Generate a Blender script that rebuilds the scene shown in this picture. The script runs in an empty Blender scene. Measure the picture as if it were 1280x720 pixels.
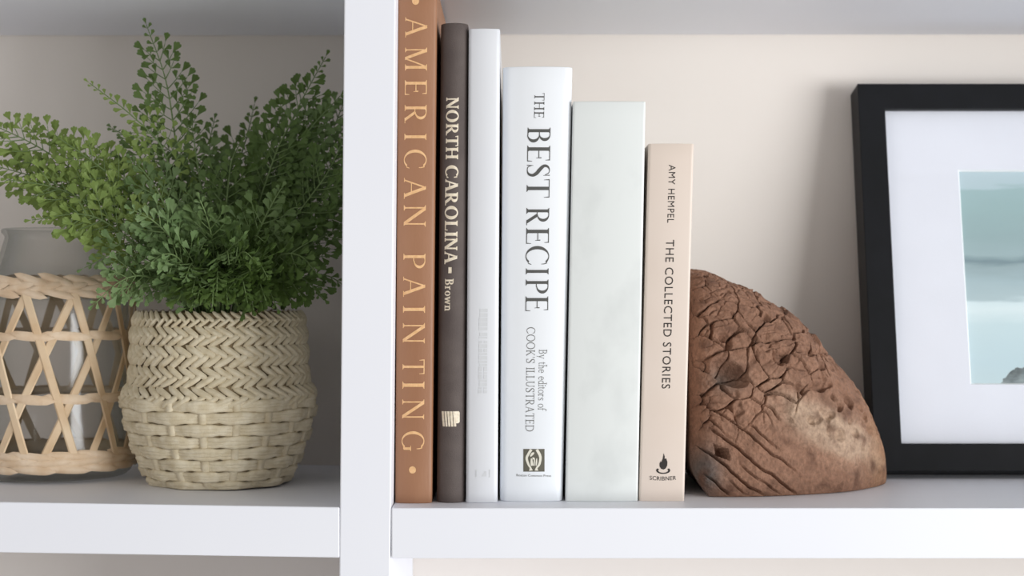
import bpy, bmesh, math, random
from mathutils import Vector, Matrix, noise

# ------------------------------------------------------------------ camera, light, exposure
scene = bpy.context.scene
COL = scene.collection
FPX = 2060.0          # focal length in pixels of the 1280 px wide frame
CAM_D = 1.05          # camera in front of the shelf edges (y = 0)
CAM_H = 0.1402        # camera above the shelf top (z = 0)

cam_data = bpy.data.cameras.new('camera')
cam_data.sensor_width = 36.0
cam_data.lens = FPX / 1280.0 * 36.0
cam_data.clip_start = 0.02
cam_data.dof.use_dof = True
cam_data.dof.focus_distance = 1.085
cam_data.dof.aperture_fstop = 7.0
cam = bpy.data.objects.new('camera', cam_data)
cam.location = (0.0, -CAM_D, CAM_H)
cam.rotation_euler = (math.radians(90), 0, 0)
COL.objects.link(cam)
scene.camera = cam

world = bpy.data.worlds.new('room_light')
scene.world = world
world.use_nodes = True
# gradient added to brighten undersides: the world sends more light up than down
wn = world.node_tree
w_tc = wn.nodes.new('ShaderNodeTexCoord')
w_sep = wn.nodes.new('ShaderNodeSeparateXYZ')
w_map = wn.nodes.new('ShaderNodeMapRange')
w_map.inputs['From Min'].default_value = -0.6
w_map.inputs['From Max'].default_value = 0.6
w_map.inputs['To Min'].default_value = 0.54
w_map.inputs['To Max'].default_value = 0.36
wn.links.new(w_tc.outputs['Generated'], w_sep.inputs['Vector'])
wn.links.new(w_sep.outputs['Z'], w_map.inputs['Value'])
wn.links.new(w_map.outputs['Result'], wn.nodes['Background'].inputs[1])
world.node_tree.nodes['Background'].inputs[0].default_value = (1.0, 0.968, 0.93, 1)

sun_d = bpy.data.lights.new('window_light', 'AREA')
sun_d.shape = 'RECTANGLE'
sun_d.size = 1.75
sun_d.size_y = 0.9
sun_d.energy = 74.0
sun_d.color = (0.975, 0.99, 1.0)
sun = bpy.data.objects.new('window_light', sun_d)
sun.location = (2.25, -1.45, 0.02)
sun.rotation_euler = (Vector((0.1, 0.1, 0.15)) - Vector(sun.location)).to_track_quat('-Z', 'Y').to_euler()
COL.objects.link(sun)

# weak fill light added at front left to brighten the left bay
fill_d = bpy.data.lights.new('left_fill_light', 'AREA')
fill_d.shape = 'RECTANGLE'
fill_d.size = 1.4
fill_d.size_y = 1.2
fill_d.energy = 9.0
fill_d.color = (1.0, 0.97, 0.94)
fill = bpy.data.objects.new('left_fill_light', fill_d)
fill.location = (-2.3, -2.3, 0.75)
fill.rotation_euler = (Vector((-0.2, 0.1, 0.1)) - Vector(fill.location)).to_track_quat('-Z', 'Y').to_euler()
COL.objects.link(fill)
scene.cycles.transparent_max_bounces = 24

vs = scene.view_settings
vs.view_transform = 'Standard'
vs.look = 'None'
vs.exposure = 0.0
vs.gamma = 1.0
vs.use_curve_mapping = False

# ------------------------------------------------------------------ helpers
def lin(r, g, b):
    def c(v):
        v /= 255.0
        return v / 12.92 if v <= 0.04045 else ((v + 0.055) / 1.055) ** 2.4
    return (c(r), c(g), c(b), 1.0)

def at(px, py, y):
    """the point at distance y behind the shelf front that the photograph shows at pixel (px, py)"""
    d = CAM_D + y
    return Vector(((px - 640.0) * d / FPX, y, CAM_H + (360.0 - py) * d / FPX))

def material(name, col, rough=0.6, col2=None, scale=20.0, detail=4.0, bump=0.0, bscale=200.0, stretch=(1, 1, 1), spec=0.4, lo=0.35, hi=0.65, sheen=0.0):
    m = bpy.data.materials.new(name)
    m.use_nodes = True
    nt = m.node_tree
    b = nt.nodes['Principled BSDF']
    b.inputs['Base Color'].default_value = col
    b.inputs['Roughness'].default_value = rough
    b.inputs['Specular IOR Level'].default_value = spec
    tc = nt.nodes.new('ShaderNodeTexCoord')
    mp = nt.nodes.new('ShaderNodeMapping')
    mp.inputs['Scale'].default_value = stretch
    nt.links.new(tc.outputs['Object'], mp.inputs['Vector'])
    if col2 is not None:
        n = nt.nodes.new('ShaderNodeTexNoise')
        n.inputs['Scale'].default_value = scale
        n.inputs['Detail'].default_value = detail
        nt.links.new(mp.outputs['Vector'], n.inputs['Vector'])
        r = nt.nodes.new('ShaderNodeValToRGB')
        r.color_ramp.elements[0].position = lo
        r.color_ramp.elements[0].color = col
        r.color_ramp.elements[1].position = hi
        r.color_ramp.elements[1].color = col2
        nt.links.new(n.outputs['Fac'], r.inputs['Fac'])
        nt.links.new(r.outputs['Color'], b.inputs['Base Color'])
    if bump > 0:
        n2 = nt.nodes.new('ShaderNodeTexNoise')
        n2.inputs['Scale'].default_value = bscale
        n2.inputs['Detail'].default_value = 3.0
        nt.links.new(mp.outputs['Vector'], n2.inputs['Vector'])
        bp = nt.nodes.new('ShaderNodeBump')
        bp.inputs['Strength'].default_value = bump
        bp.inputs['Distance'].default_value = 0.001
        nt.links.new(n2.outputs['Fac'], bp.inputs['Height'])
        nt.links.new(bp.outputs['Normal'], b.inputs['Normal'])
    return m

def tag(o, label, cat=None, group=None, kind=None):
    if label: o['label'] = label
    if cat: o['category'] = cat
    if group: o['group'] = group
    if kind: o['kind'] = kind
    return o

def empty(name, loc, label, cat, group=None):
    o = bpy.data.objects.new(name, None)
    o.empty_display_size = 0.02
    o.location = loc
    COL.objects.link(o)
    return tag(o, label, cat, group)

def wloc(o):
    v = Vector((0, 0, 0))
    while o is not None:
        v += Vector(o.location)
        o = o.parent
    return v

class MB:
    """collects vertices (world coordinates) and faces for ONE mesh object"""
    def __init__(self):
        self.v = []; self.f = []
    def add(self, vs, fs):
        n = len(self.v)
        self.v.extend([tuple(p) for p in vs])
        self.f.extend([tuple(i + n for i in f) for f in fs])
    def box(self, x0, x1, y0, y1, z0, z1):
        self.add([(x0, y0, z0), (x1, y0, z0), (x1, y1, z0), (x0, y1, z0), (x0, y0, z1), (x1, y0, z1), (x1, y1, z1), (x0, y1, z1)],
                 [(0, 3, 2, 1), (4, 5, 6, 7), (0, 1, 5, 4), (1, 2, 6, 5), (2, 3, 7, 6), (3, 0, 4, 7)])
    def grid(self, rows, close_u=False, close_v=False, flip=False):
        nr, nc = len(rows), len(rows[0])
        vs = [p for r in rows for p in r]
        fs = []
        for i in range(nr if close_v else nr - 1):
            for j in range(nc if close_u else nc - 1):
                a = i * nc + j; b = i * nc + (j + 1) % nc
                c = ((i + 1) % nr) * nc + (j + 1) % nc; d = ((i + 1) % nr) * nc + j
                fs.append((a, d, c, b) if flip else (a, b, c, d))
        self.add(vs, fs)
    def tube(self, pts, rads, sides=6, cap=True):
        pts = [Vector(p) for p in pts]
        rows = []
        up = Vector((0.31, 0.87, 0.38))
        for i, p in enumerate(pts):
            t = (pts[min(i + 1, len(pts) - 1)] - pts[max(i - 1, 0)]).normalized()
            a = t.cross(up)
            if a.length < 1e-5: a = t.cross(Vector((1, 0, 0)))
            a.normalize(); b = t.cross(a)
            r = rads[i] if isinstance(rads, (list, tuple)) else rads
            rows.append([p + (a * math.cos(k * 2 * math.pi / sides) + b * math.sin(k * 2 * math.pi / sides)) * r for k in range(sides)])
        n = len(self.v)
        self.grid(rows, close_u=True)
        if cap:
            self.f.append(tuple(n + k for k in range(sides - 1, -1, -1)))
            m = n + (len(rows) - 1) * sides
            self.f.append(tuple(m + k for k in range(sides)))
    def build(self, name, mat, parent=None, smooth=False, bevel=0.0, recalc=True):
        me = bpy.data.meshes.new(name)
        off = wloc(parent) if parent is not None else Vector((0, 0, 0))
        me.from_pydata([(p[0] - off.x, p[1] - off.y, p[2] - off.z) for p in self.v], [], self.f)
        if recalc:
            bm = bmesh.new(); bm.from_mesh(me)
            bmesh.ops.recalc_face_normals(bm, faces=bm.faces)
            bm.to_mesh(me); bm.free()
        me.materials.append(mat)
        if smooth:
            me.polygons.foreach_set('use_smooth', [True] * len(me.polygons))
        me.update()
        o = bpy.data.objects.new(name, me)
        COL.objects.link(o)
        if parent is not None: o.parent = parent
        if bevel > 0:
            b = o.modifiers.new('edges', 'BEVEL')
            b.width = bevel; b.segments = 2; b.limit_method = 'ANGLE'; b.angle_limit = math.radians(50)
        return o

def lerp(a, b, t): return a + (b - a) * t

def interp(tab, x):
    """piecewise smooth (Catmull-Rom) interpolation of a table of (x, value)"""
    if x <= tab[0][0]: return tab[0][1]
    if x >= tab[-1][0]: return tab[-1][1]
    for i in range(len(tab) - 1):
        if tab[i][0] <= x <= tab[i + 1][0]:
            x0, v0 = tab[i]; x1, v1 = tab[i + 1]
            t = (x - x0) / (x1 - x0)
            m0 = (v1 - tab[i - 1][1]) / (x1 - tab[i - 1][0]) if i > 0 else (v1 - v0) / (x1 - x0)
            m1 = (tab[i + 2][1] - v0) / (tab[i + 2][0] - x0) if i + 2 < len(tab) else (v1 - v0) / (x1 - x0)
            h = x1 - x0
            return (2*t**3 - 3*t**2 + 1) * v0 + (t**3 - 2*t**2 + t) * h * m0 + (-2*t**3 + 3*t**2) * v1 + (t**3 - t**2) * h * m1
    return tab[-1][1]

# ------------------------------------------------------------------ materials
M_PAINT = material('white_paint', lin(236, 238, 246), 0.45, lin(238, 240, 247), 6, 2, 0.05, 90)
M_WALL = material('cream_wall_paint', lin(227, 220, 213), 0.8, lin(231, 224, 217), 4, 2, 0.06, 160)

# ------------------------------------------------------------------ the setting and the bookcase
BACK = 0.246
CEIL = 0.3394
w = MB(); w.box(-1.25, 1.05, BACK, BACK + 0.05, -0.45, 0.75)
tag(w.build('wall_back', M_WALL), 'cream painted wall at the back of the white shelves', 'wall', None, 'structure')

case = empty('bookcase', (-0.09, 0.0, -0.42), 'white painted built-in bookcase holding the books, fern and picture frame', 'bookcase')

def sheared(x0a, x1a, x0b, x1b, za, zb, y0, y1):
    """upright whose foot (za) and head (zb) differ in x"""
    m = MB()
    m.add([(x0a, y0, za), (x1a, y0, za), (x1a, y1, za), (x0a, y1, za), (x0b, y0, zb), (x1b, y0, zb), (x1b, y1, zb), (x0b, y1, zb)],
          [(0, 3, 2, 1), (4, 5, 6, 7), (0, 1, 5, 4), (1, 2, 6, 5), (2, 3, 7, 6), (3, 0, 4, 7)])
    return m
Z0, Z1 = -0.42, 0.70
k = (0.1100 - 0.1069) / 0.367
xl = lambda z: -0.1100 + k * (z + 0.0433)
xr = lambda z: -0.0776 + 0.0093 * (z + 0.0433)
sheared(xl(Z0), xr(Z0), xl(Z1), xr(Z1), Z0, Z1, 0.0, BACK - 0.0006).build('upright', M_PAINT, case, bevel=0.0008)
m = MB(); m.box(-0.99, -0.955, 0, BACK - 0.0006, Z0, Z1); m.build('upright', M_PAINT, case, bevel=0.0008)
m = MB(); m.box(0.76, 0.795, 0, BACK - 0.0006, Z0, Z1); m.build('upright', M_PAINT, case, bevel=0.0008)

def board(xa, xb, zta, ztb, th, front=0.0):
    m = MB()
    m.add([(xa, front, zta - th), (xb, front, ztb - th), (xb, BACK - 0.0006, ztb - th), (xa, BACK - 0.0006, zta - th),
           (xa, front, zta), (xb, front, ztb), (xb, BACK - 0.0006, ztb), (xa, BACK - 0.0006, zta)],
          [(0, 3, 2, 1), (4, 5, 6, 7), (0, 1, 5, 4), (1, 2, 6, 5), (2, 3, 7, 6), (3, 0, 4, 7)])
    return m.build('shelf', M_PAINT, case, bevel=0.0008)
LS = lambda x: 0.00385 + (x + 0.3262) * (0.0005 - 0.00385) / (0.3262 - 0.1096)   # the left shelf runs slightly downhill
board(-0.955, xl(0) - 0.0002, LS(-0.955), LS(-0.1098), 0.0322)
board(xr(0) + 0.0003, 0.76, 0.0, 0.0, 0.0322)
board(-0.955, xl(CEIL) - 0.0002, CEIL + 0.0325, CEIL + 0.0325, 0.0332)
board(xr(CEIL) + 0.0003, 0.76, CEIL + 0.0322, CEIL + 0.0322, 0.0322)
board(-0.955, xl(-0.38) - 0.0002, -0.375, -0.375, 0.0322)
board(xr(-0.38) + 0.0003, 0.76, -0.375, -0.375, 0.0322)
# ------------------------------------------------------------------ lettering (own roman capitals)
def g_rect(x0, x1, y0, y1, n=1, slant=0.0):
    out = []
    nx = max(1, int(abs(x1 - x0) / 0.12)); ny = max(1, int(abs(y1 - y0) / 0.12))
    for i in range(nx):
        for j in range(ny):
            a, b = lerp(x0, x1, i / nx), lerp(x0, x1, (i + 1) / nx)
            c, d = lerp(y0, y1, j / ny), lerp(y0, y1, (j + 1) / ny)
            out.append([(a, c), (b, c), (b, d), (a, d)])
    return out

def g_diag(x0, y0, x1, y1, wd, n=8):
    out = []
    for i in range(n):
        a, b = i / n, (i + 1) / n
        xa, ya, xb, yb = lerp(x0, x1, a), lerp(y0, y1, a), lerp(x0, x1, b), lerp(y0, y1, b)
        out.append([(xa - wd / 2, ya), (xa + wd / 2, ya), (xb + wd / 2, yb), (xb - wd / 2, yb)])
    return out

def g_arc(cx, cy, rx, ry, a0, a1, wx, wy, n=28):
    out = []
    P = lambda a, s: (cx + (rx - s * wx) * math.cos(a), cy + (ry - s * wy) * math.sin(a))
    for i in range(n):
        a = math.radians(lerp(a0, a1, i / n)); b = math.radians(lerp(a0, a1, (i + 1) / n))
        out.append([P(a, 0), P(b, 0), P(b, 1), P(a, 1)])
    return out

def g_brush(pts, sub=5):
    """stroke through (x, y, width) points"""
    xs = [(i, p[0]) for i, p in enumerate(pts)]; ys = [(i, p[1]) for i, p in enumerate(pts)]; ws = [(i, p[2]) for i, p in enumerate(pts)]
    n = (len(pts) - 1) * sub
    q = [(interp(xs, i / sub), interp(ys, i / sub), interp(ws, i / sub)) for i in range(n + 1)]
    L, R = [], []
    for i in range(n + 1):
        a, b = q[max(0, i - 1)], q[min(n, i + 1)]
        dx, dy = b[0] - a[0], b[1] - a[1]
        l = math.hypot(dx, dy) or 1
        nx, ny = -dy / l, dx / l
        L.append((q[i][0] + nx * q[i][2] / 2, q[i][1] + ny * q[i][2] / 2)); R.append((q[i][0] - nx * q[i][2] / 2, q[i][1] - ny * q[i][2] / 2))
    return [[R[i], R[i + 1], L[i + 1], L[i]] for i in range(n)]

def glyph(ch, T=0.13, t=0.045, s=0.09, st=0.035):
    """polygons of one roman letter, cap height 1, and its width"""
    def stem(x, w=None, y0=0.0, y1=1.0, lo=True, hi=True):
        w = T if w is None else w
        o = g_rect(x - w / 2, x + w / 2, y0, y1)
        for yes, y, d in ((lo, y0, 1), (hi, y1, -1)):
            if yes:
                o += g_rect(x - w / 2 - s, x + w / 2 + s, min(y, y + d * st), max(y, y + d * st))
                for e in (-1, 1):
                    o.append([(x + e * w / 2, y + d * st), (x + e * (w / 2 + s * 0.6), y + d * st), (x + e * w / 2, y + d * (st + s * 0.7))])
        return o
    def foot(x, y=0.0, w=None):
        w = (T if w is None else w)
        return g_rect(x - w / 2 - s * .8, x + w / 2 + s * .8, y if y == 0 else y - st, st if y == 0 else y)
    def tick(x, y0, y1):
        return [[(x - t * .7, y0), (x + t * .5, y0), (x + t * .5, y1), (x, y1)]]
    hb = lambda x0, x1, y: g_rect(x0, x1, y - t / 2, y + t / 2)
    X = T / 2 + s                 # stem position that leaves room for its serif
    if ch == 'A':
        w = .80
        return g_diag(.09, 0, .385, 1, t * 1.3) + g_diag(.385, 1, .70, 0, T * 1.05) + hb(.18, .58, .34) + foot(.09, w=t) + foot(.70), w
    if ch == 'B':
        return stem(X) + hb(X, X + .2, 1 - t / 2) + hb(X, X + .2, .52) + hb(X, X + .2, t / 2) + g_arc(X + .18, .755, .27, .245, -90, 90, T, t) + g_arc(X + .18, .265, .33, .275, -90, 90, T, t), X + .54
    if ch in 'CG':
        o = g_arc(.46, .5, .46, .52, 48, 312, T * 1.1, t) + g_brush([(.76, .93, t), (.80, .80, t), (.81, .67, t * .6)])
        if ch == 'C':
            return o + g_brush([(.77, .10, t), (.80, .16, t), (.83, .24, t * .6)]), .86
        return o + g_rect(.80 - T / 2, .80 + T / 2, .08, .42) + g_rect(.80 - T / 2 - s, .80 + T / 2 + s * .7, .42 - st, .42) + hb(.68, .82, .08), .92
    if ch == 'D':
        return stem(X) + hb(X, X + .24, 1 - t / 2) + hb(X, X + .24, t / 2) + g_arc(X + .22, .5, .50, .5, -90, 90, T * 1.1, t), X + .74
    if ch == 'E' or ch == 'F':
        o = stem(X) + hb(X, X + .42, 1 - t / 2) + tick(X + .42, 1, .80) + hb(X, X + .34, .51) + tick(X + .34, .62, .40)
        return o + ((hb(X, X + .46, t / 2) + tick(X + .46, 0, .22)) if ch == 'E' else []), X + .50
    if ch == 'H':
        return stem(X) + stem(X + .56) + hb(X, X + .56, .51), X * 2 + .56
    if ch == 'I':
        return stem(X), 2 * X
    if ch == 'K':
        return stem(X) + g_diag(X + .05, .40, X + .50, 1, t * 1.4) + g_diag(X + .16, .56, X + .54, 0, T * 1.15) + foot(X + .54) + foot(X + .50, 1, t), X + .66
    if ch == 'L':
        return stem(X) + hb(X, X + .44, t / 2) + tick(X + .44, 0, .24), X + .48
    if ch == 'M':
        return stem(.11, t * 1.2) + g_diag(.13, 1, .47, 0, T * 1.05) + g_diag(.47, 0, .82, 1, t * 1.3) + stem(.84, T), .84 + X
    if ch == 'N':
        return stem(.11, t * 1.2) + g_diag(.12, 1, .70, 0, T * 1.15) + stem(.70, t * 1.2, lo=False), .82
    if ch == 'O':
        return g_arc(.46, .5, .46, .52, 0, 360, T * 1.1, t, 40), .92
    if ch in 'PR':
        o = stem(X) + hb(X, X + .2, 1 - t / 2) + hb(X, X + .2, .47) + g_arc(X + .18, .735, .32, .265, -90, 90, T, t)
        if ch == 'R':
            o += g_diag(X + .20, .47, X + .52, 0, T * 1.15) + foot(X + .54)
            return o, X + .66
        return o, X + .52
    if ch == 'S':
        return g_brush([(.51, .80, t), (.43, .94, t), (.28, .985, t), (.12, .90, T * .75), (.09, .74, T), (.25, .57, T * 1.15), (.44, .42, T * 1.15), (.53, .25, T), (.47, .08, T * .75), (.31, .015, t), (.14, .05, t), (.06, .22, t)]) + tick(.53, 1, .72) + tick(.06, 0, .28), .62
    if ch == 'T':
        return stem(.36, hi=False) + hb(0, .72, 1 - t / 2) + tick(.02, 1, .76) + tick(.70, 1, .76), .72
    if ch == 'U':
        return stem(X, y0=.30, lo=False) + g_arc(X + .26 - T / 4, .30, .26 + T / 4, .31, 180, 360, T * .9, t * 1.3) + stem(X + .53, t * 1.3, y0=.28, lo=False), X + .64
    if ch == "'":
        return [[(.05, .72), (.08, .72), (.13, 1), (.02, 1)]], .15
    if ch == '-':
        return g_rect(.02, .40, .30, .44), .42
    # lower case
    xh = .62
    X = T * .4 + s * .8
    if ch == 'o': return g_arc(.29, xh / 2, .29, xh / 2 + .02, 0, 360, T * .9, t, 26), .58
    if ch == 'e': return g_arc(.27, xh / 2, .27, xh / 2 + .02, 5, 318, T * .9, t, 26) + hb(.08, .52, xh * .54), .54
    if ch == 'r': return stem(X, T * .85, 0, xh) + g_brush([(X, .38, t), (X + .12, .58, t * 1.2), (X + .24, .56, T * .9)]), X + .30
    if ch in 'nh':
        return stem(X, T * .85, 0, xh if ch == 'n' else 1.04) + g_brush([(X, .40, t), (X + .14, .58, t * 1.4), (X + .29, .52, T * .8), (X + .33, .36, T * .85), (X + .33, 0, T * .85)]) + foot(X + .33, w=T * .85), X + .46
    if ch == 'd': return g_arc(.25, xh / 2, .25, xh / 2 + .02, 40, 320, T * .9, t, 24) + stem(.46, T * .85, 0, 1.04), .58
    if ch == 'i': return stem(X, T * .85, 0, xh) + g_arc(X, .86, .075, .075, 0, 360, .075, .075, 10), 2 * X
    if ch == 't': return g_rect(.10, .10 + T * .85, .06, .78) + hb(0, .34, xh - .02) + g_brush([(.10 + T * .4, .1, T * .7), (.2, .02, t * 1.4), (.34, .06, t)]), .36
    if ch == 'f': return stem(X, T * .85, 0, .80, hi=False) + hb(X - .12, X + .22, xh - .02) + g_brush([(X, .78, T * .85), (X + .06, .98, t * 1.6), (X + .22, 1.02, t * 1.2), (X + .30, .95, T * .8)]), X + .26
    if ch == 's': return [[(x * .72, y * xh) for x, y in q] for q in glyph('S', T * 1.15, t * 1.3, s, st)[0]], .44
    if ch == 'y': return g_diag(.08, xh, .29, 0, T * .9) + g_diag(.52, xh, .20, -.30, t * 1.4) + foot(.08, xh, T * .6) + foot(.52, xh, t), .60
    if ch == 'w': return g_diag(.08, xh, .26, 0, T * .9) + g_diag(.26, 0, .43, xh, t * 1.4) + g_diag(.43, xh, .62, 0, T * .9) + g_diag(.62, 0, .78, xh, t * 1.4) + foot(.08, xh, T * .6) + foot(.78, xh, t), .88
    return [], .35          # a space

class Book:
    """a standing book; corner pixels give where its spine meets the shelf and how it leans"""
    def __init__(self, label, top, bottom, ytop, y0, depth, bulge, soft, cover, pages, height=None, group='books on the right shelf', zb=0.0):
        d = CAM_D + y0
        self.px = lambda x: (x - 640.0) * d / FPX
        self.pz = lambda y: CAM_H + (360.0 - y) * d / FPX
        self.H = height or self.pz(ytop)
        vis = self.pz(ytop)
        self.bl, self.br = self.px(bottom[0]), self.px(bottom[1])
        self.tl, self.tr = self.bl + (self.px(top[0]) - self.bl) * self.H / vis, self.br + (self.px(top[1]) - self.br) * self.H / vis
        self.y0, self.bulge, self.depth, self.soft = y0, bulge, depth, soft
        self.zb = zb
        self.root = empty('book', ((self.bl + self.br) / 2, y0 + depth / 2, zb), label, 'book', group)
    def xl(self, z): return lerp(self.bl, self.tl, (z - self.zb) / (self.H - self.zb))
    def xr(self, z): return lerp(self.br, self.tr, (z - self.zb) / (self.H - self.zb))
    def ys(self, u):
        t = min(1.0, abs(2 * u - 1))
        y = self.y0 + self.bulge * t * t
        w = (self.br - self.bl) / 2
        t0 = 1 - self.soft / w
        if t > t0: y += self.soft * (1 - math.sqrt(max(0.0, 1 - ((t - t0) / (1 - t0)) ** 2)))
        return y
    def shell(self, mat, th=0.0026, name='cover', bevel=0.0006, back=True, nz=24, wob=0.0):
        """spine and two boards as one folded cover"""
        N = 36
        us = [0.5 - 0.5 * math.cos(math.pi * i / N) for i in range(N + 1)]
        levels = []
        for j in range(nz + 1):
            z = lerp(self.zb, self.H, j / nz)
            L, R = self.xl(z), self.xr(z); W = R - L
            out = [(L, self.y0 + self.depth)] + [(L, lerp(self.y0 + self.depth, self.ys(0), .5))]
            out += [(L + u * W, self.ys(u)) for u in us] + [(R, lerp(self.y0 + self.depth, self.ys(0), .5)), (R, self.y0 + self.depth)]
            inn = [(R - th, self.y0 + self.depth), (R - th, self.ys(0) + .006)] + [(L + th + (1 - i / 10) * (W - 2 * th), self.ys(0.5) + th + self.bulge * (2 * (1 - i / 10) - 1) ** 2) for i in range(1, 10)] + [(L + th, self.ys(0) + .006), (L + th, self.y0 + self.depth)]
            levels.append([(x, y, z) for x, y in out + inn])
        m = MB()
        m.grid(levels, close_u=True)
        n = len(levels[0])
        m.f.append(tuple(range(n - 1, -1, -1)))
        m.f.append(tuple(nz * n + i for i in range(n)))
        o = m.build(name, mat, self.root, bevel=bevel)
        sm = [abs(p.normal.z) < 0.6 for p in o.data.polygons]
        o.data.polygons.foreach_set('use_smooth', sm)
        return o
    def pages(self, mat, inset=0.003, th=0.0026, fore=0.003):
        za, zb = self.zb + inset, self.H - inset
        m = MB(); e = th + 0.0002
        yf, yb = self.ys(0.0) + 0.0062, self.y0 + self.depth - fore
        m.add([(self.xl(za) + e, yf, za), (self.xr(za) - e, yf, za), (self.xr(za) - e, yb, za), (self.xl(za) + e, yb, za),
               (self.xl(zb) + e, yf, zb), (self.xr(zb) - e, yf, zb), (self.xr(zb) - e, yb, zb), (self.xl(zb) + e, yb, zb)],
              [(0, 3, 2, 1), (4, 5, 6, 7), (0, 1, 5, 4), (1, 2, 6, 5), (2, 3, 7, 6), (3, 0, 4, 7)])
        return m.build('page_block', mat, self.root)
    def put(self, x, z, lift):
        u = (x - self.xl(z)) / (self.xr(z) - self.xl(z))
        return (x, self.ys(u) - lift, z)
    def polys(self, name, polys, mat, lift=0.00015, parent=None):
        """polygons given in photograph pixels, laid on the spine"""
        m = MB()
        for q in polys:
            m.add([self.put(self.px(a), self.pz(b), lift) for a, b in q], [tuple(range(len(q)))])
        return m.build(name, mat, parent or self.root, recalc=False)
    def write(self, name, letters, base, cap, mat, lift=0.00015, **st):
        """letters: (char, y0, y1) along the spine; base: baseline px at the first and last letter; cap height px; reads downwards"""
        ya, yb = letters[0][1], letters[-1][2]
        ps = []
        for ch, a, b in letters:
            g, w = glyph(ch, **st)
            for q in g:
                r = []
                for gx, gy in q:
                    y = a + gx / w * (b - a)
                    r.append((lerp(base[0], base[1], (y - ya) / (yb - ya)) + gy * cap, y))
                ps.append(r)
        return self.polys(name, ps, mat, lift)
    def write_line(self, name, text, ya, yb, base, cap, mat, gap=0.1, lift=0.00015, **st):
        ws = [glyph(c, **st)[1] for c in text]
        tot = sum(ws) + gap * (len(text) - 1)
        k = (yb - ya) / tot
        L, p = [], ya
        for c, w in zip(text, ws):
            if c != ' ': L.append((c, p, p + w * k))
            p += (w + gap) * k
        return self.write(name, L, base, cap, mat, lift, **st)
    def sans(self, name, text, mat, place, spacing=1.0, lift=0.00015, offset=0.0):
        """plain sans lettering; place(fx, fy) gives photograph pixels for text coordinates 0..1 (width) and cap heights"""
        cu = bpy.data.curves.new('lettering', 'FONT')
        cu.body = text; cu.space_character = spacing; cu.resolution_u = 3; cu.offset = offset
        tmp = bpy.data.objects.new('lettering', cu)
        COL.objects.link(tmp)
        bpy.context.view_layer.update()
        me = bpy.data.meshes.new_from_object(tmp.evaluated_get(bpy.context.evaluated_depsgraph_get()))
        vs = [v.co.copy() for v in me.vertices]; fs = [tuple(p.vertices) for p in me.polygons]
        bpy.data.objects.remove(tmp); bpy.data.curves.remove(cu); bpy.data.meshes.remove(me)
        x0, x1 = min(v.x for v in vs), max(v.x for v in vs)
        y1 = max(v.y for v in vs)
        m = MB()
        pts = [place((v.x - x0) / (x1 - x0), v.y / y1) for v in vs]
        m.add([self.put(self.px(a), self.pz(b), lift) for a, b in pts], fs)
        return m.build(name, mat, self.root, recalc=False)

M_PAGES = material('page_edges', lin(228, 219, 200), 0.9, lin(214, 203, 182), 900, 2, stretch=(1, 0.02, 0.02))
M_TAN = material('tan_cloth', lin(160, 117, 88), 0.5, lin(150, 106, 77), 30, 5, 0.12, 600, stretch=(1, 1, .25))
M_GOLD = material('gold_foil', lin(232, 188, 138), 0.45, lin(220, 172, 120), 400, 3, spec=0.5)
M_DARK = material('dark_brown_cloth', lin(90, 80, 76), 0.7, lin(80, 70, 67), 60, 4, 0.3, 1500)
M_CREAM = material('cream_foil', lin(232, 220, 200), 0.55, lin(214, 200, 176), 500, 3)
M_GREY = material('pale_grey_jacket', lin(219, 221, 225), 0.4, lin(216, 218, 223), 10, 2)
M_FAINT = material('faint_grey_ink', lin(208, 210, 213), 0.4)
M_JACKET = material('white_jacket', lin(234, 237, 241), 0.34, lin(231, 235, 240), 6, 2)
M_INK = material('grey_ink', lin(84, 84, 82), 0.5)
M_FINE = material('fine_grey_ink', lin(122, 122, 120), 0.5)
M_OLIVE = material('olive_grey_ink', lin(96, 93, 82), 0.5)
M_PALE = material('pale_ink', lin(226, 222, 208), 0.5)
M_SLATE = material('mottled_white_boards', lin(225, 229, 228), 0.45, lin(211, 215, 214), 34, 8, stretch=(1, 1, .7), lo=.52, hi=.80)
M_PEACH = material('peach_paper', lin(224, 210, 199), 0.5, lin(220, 205, 193), 14, 2)
M_BLACK = material('black_ink', lin(50, 46, 44), 0.5)

# tan book
b = Book('tan cloth book with AMERICAN PAINTING in gold, tallest of the row beside the divider', (497, 546), (493.6, 539.5), 0, 0.022, 0.205, 0.0022, 0.0016, M_TAN, M_PAGES, height=0.3362)
b.shell(M_TAN); b.pages(M_PAGES)
b.write('lettering', [('A', 21, 46), ('M', 59, 88), ('E', 100, 119), ('R', 131, 154), ('I', 167, 175), ('C', 187, 211), ('A', 222, 248), ('N', 256, 284),
                      ('P', 317, 336), ('A', 345.5, 370.5), ('I', 382.5, 391), ('N', 403.5, 430), ('T', 449.5, 467.5), ('I', 477, 486), ('N', 499, 525), ('G', 539, 564)],
        (506.6, 502.2), 27.6, M_GOLD, T=.12, t=.045, s=.07, st=.035)
for cx, cy in ((519.5, 1.5), (515.6, 587.4)):
    b.polys('gold_dot', [[(cx + 4.4 * math.cos(i * math.pi / 8), cy + 4.6 * math.sin(i * math.pi / 8)) for i in range(16)]], M_GOLD)

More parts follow.
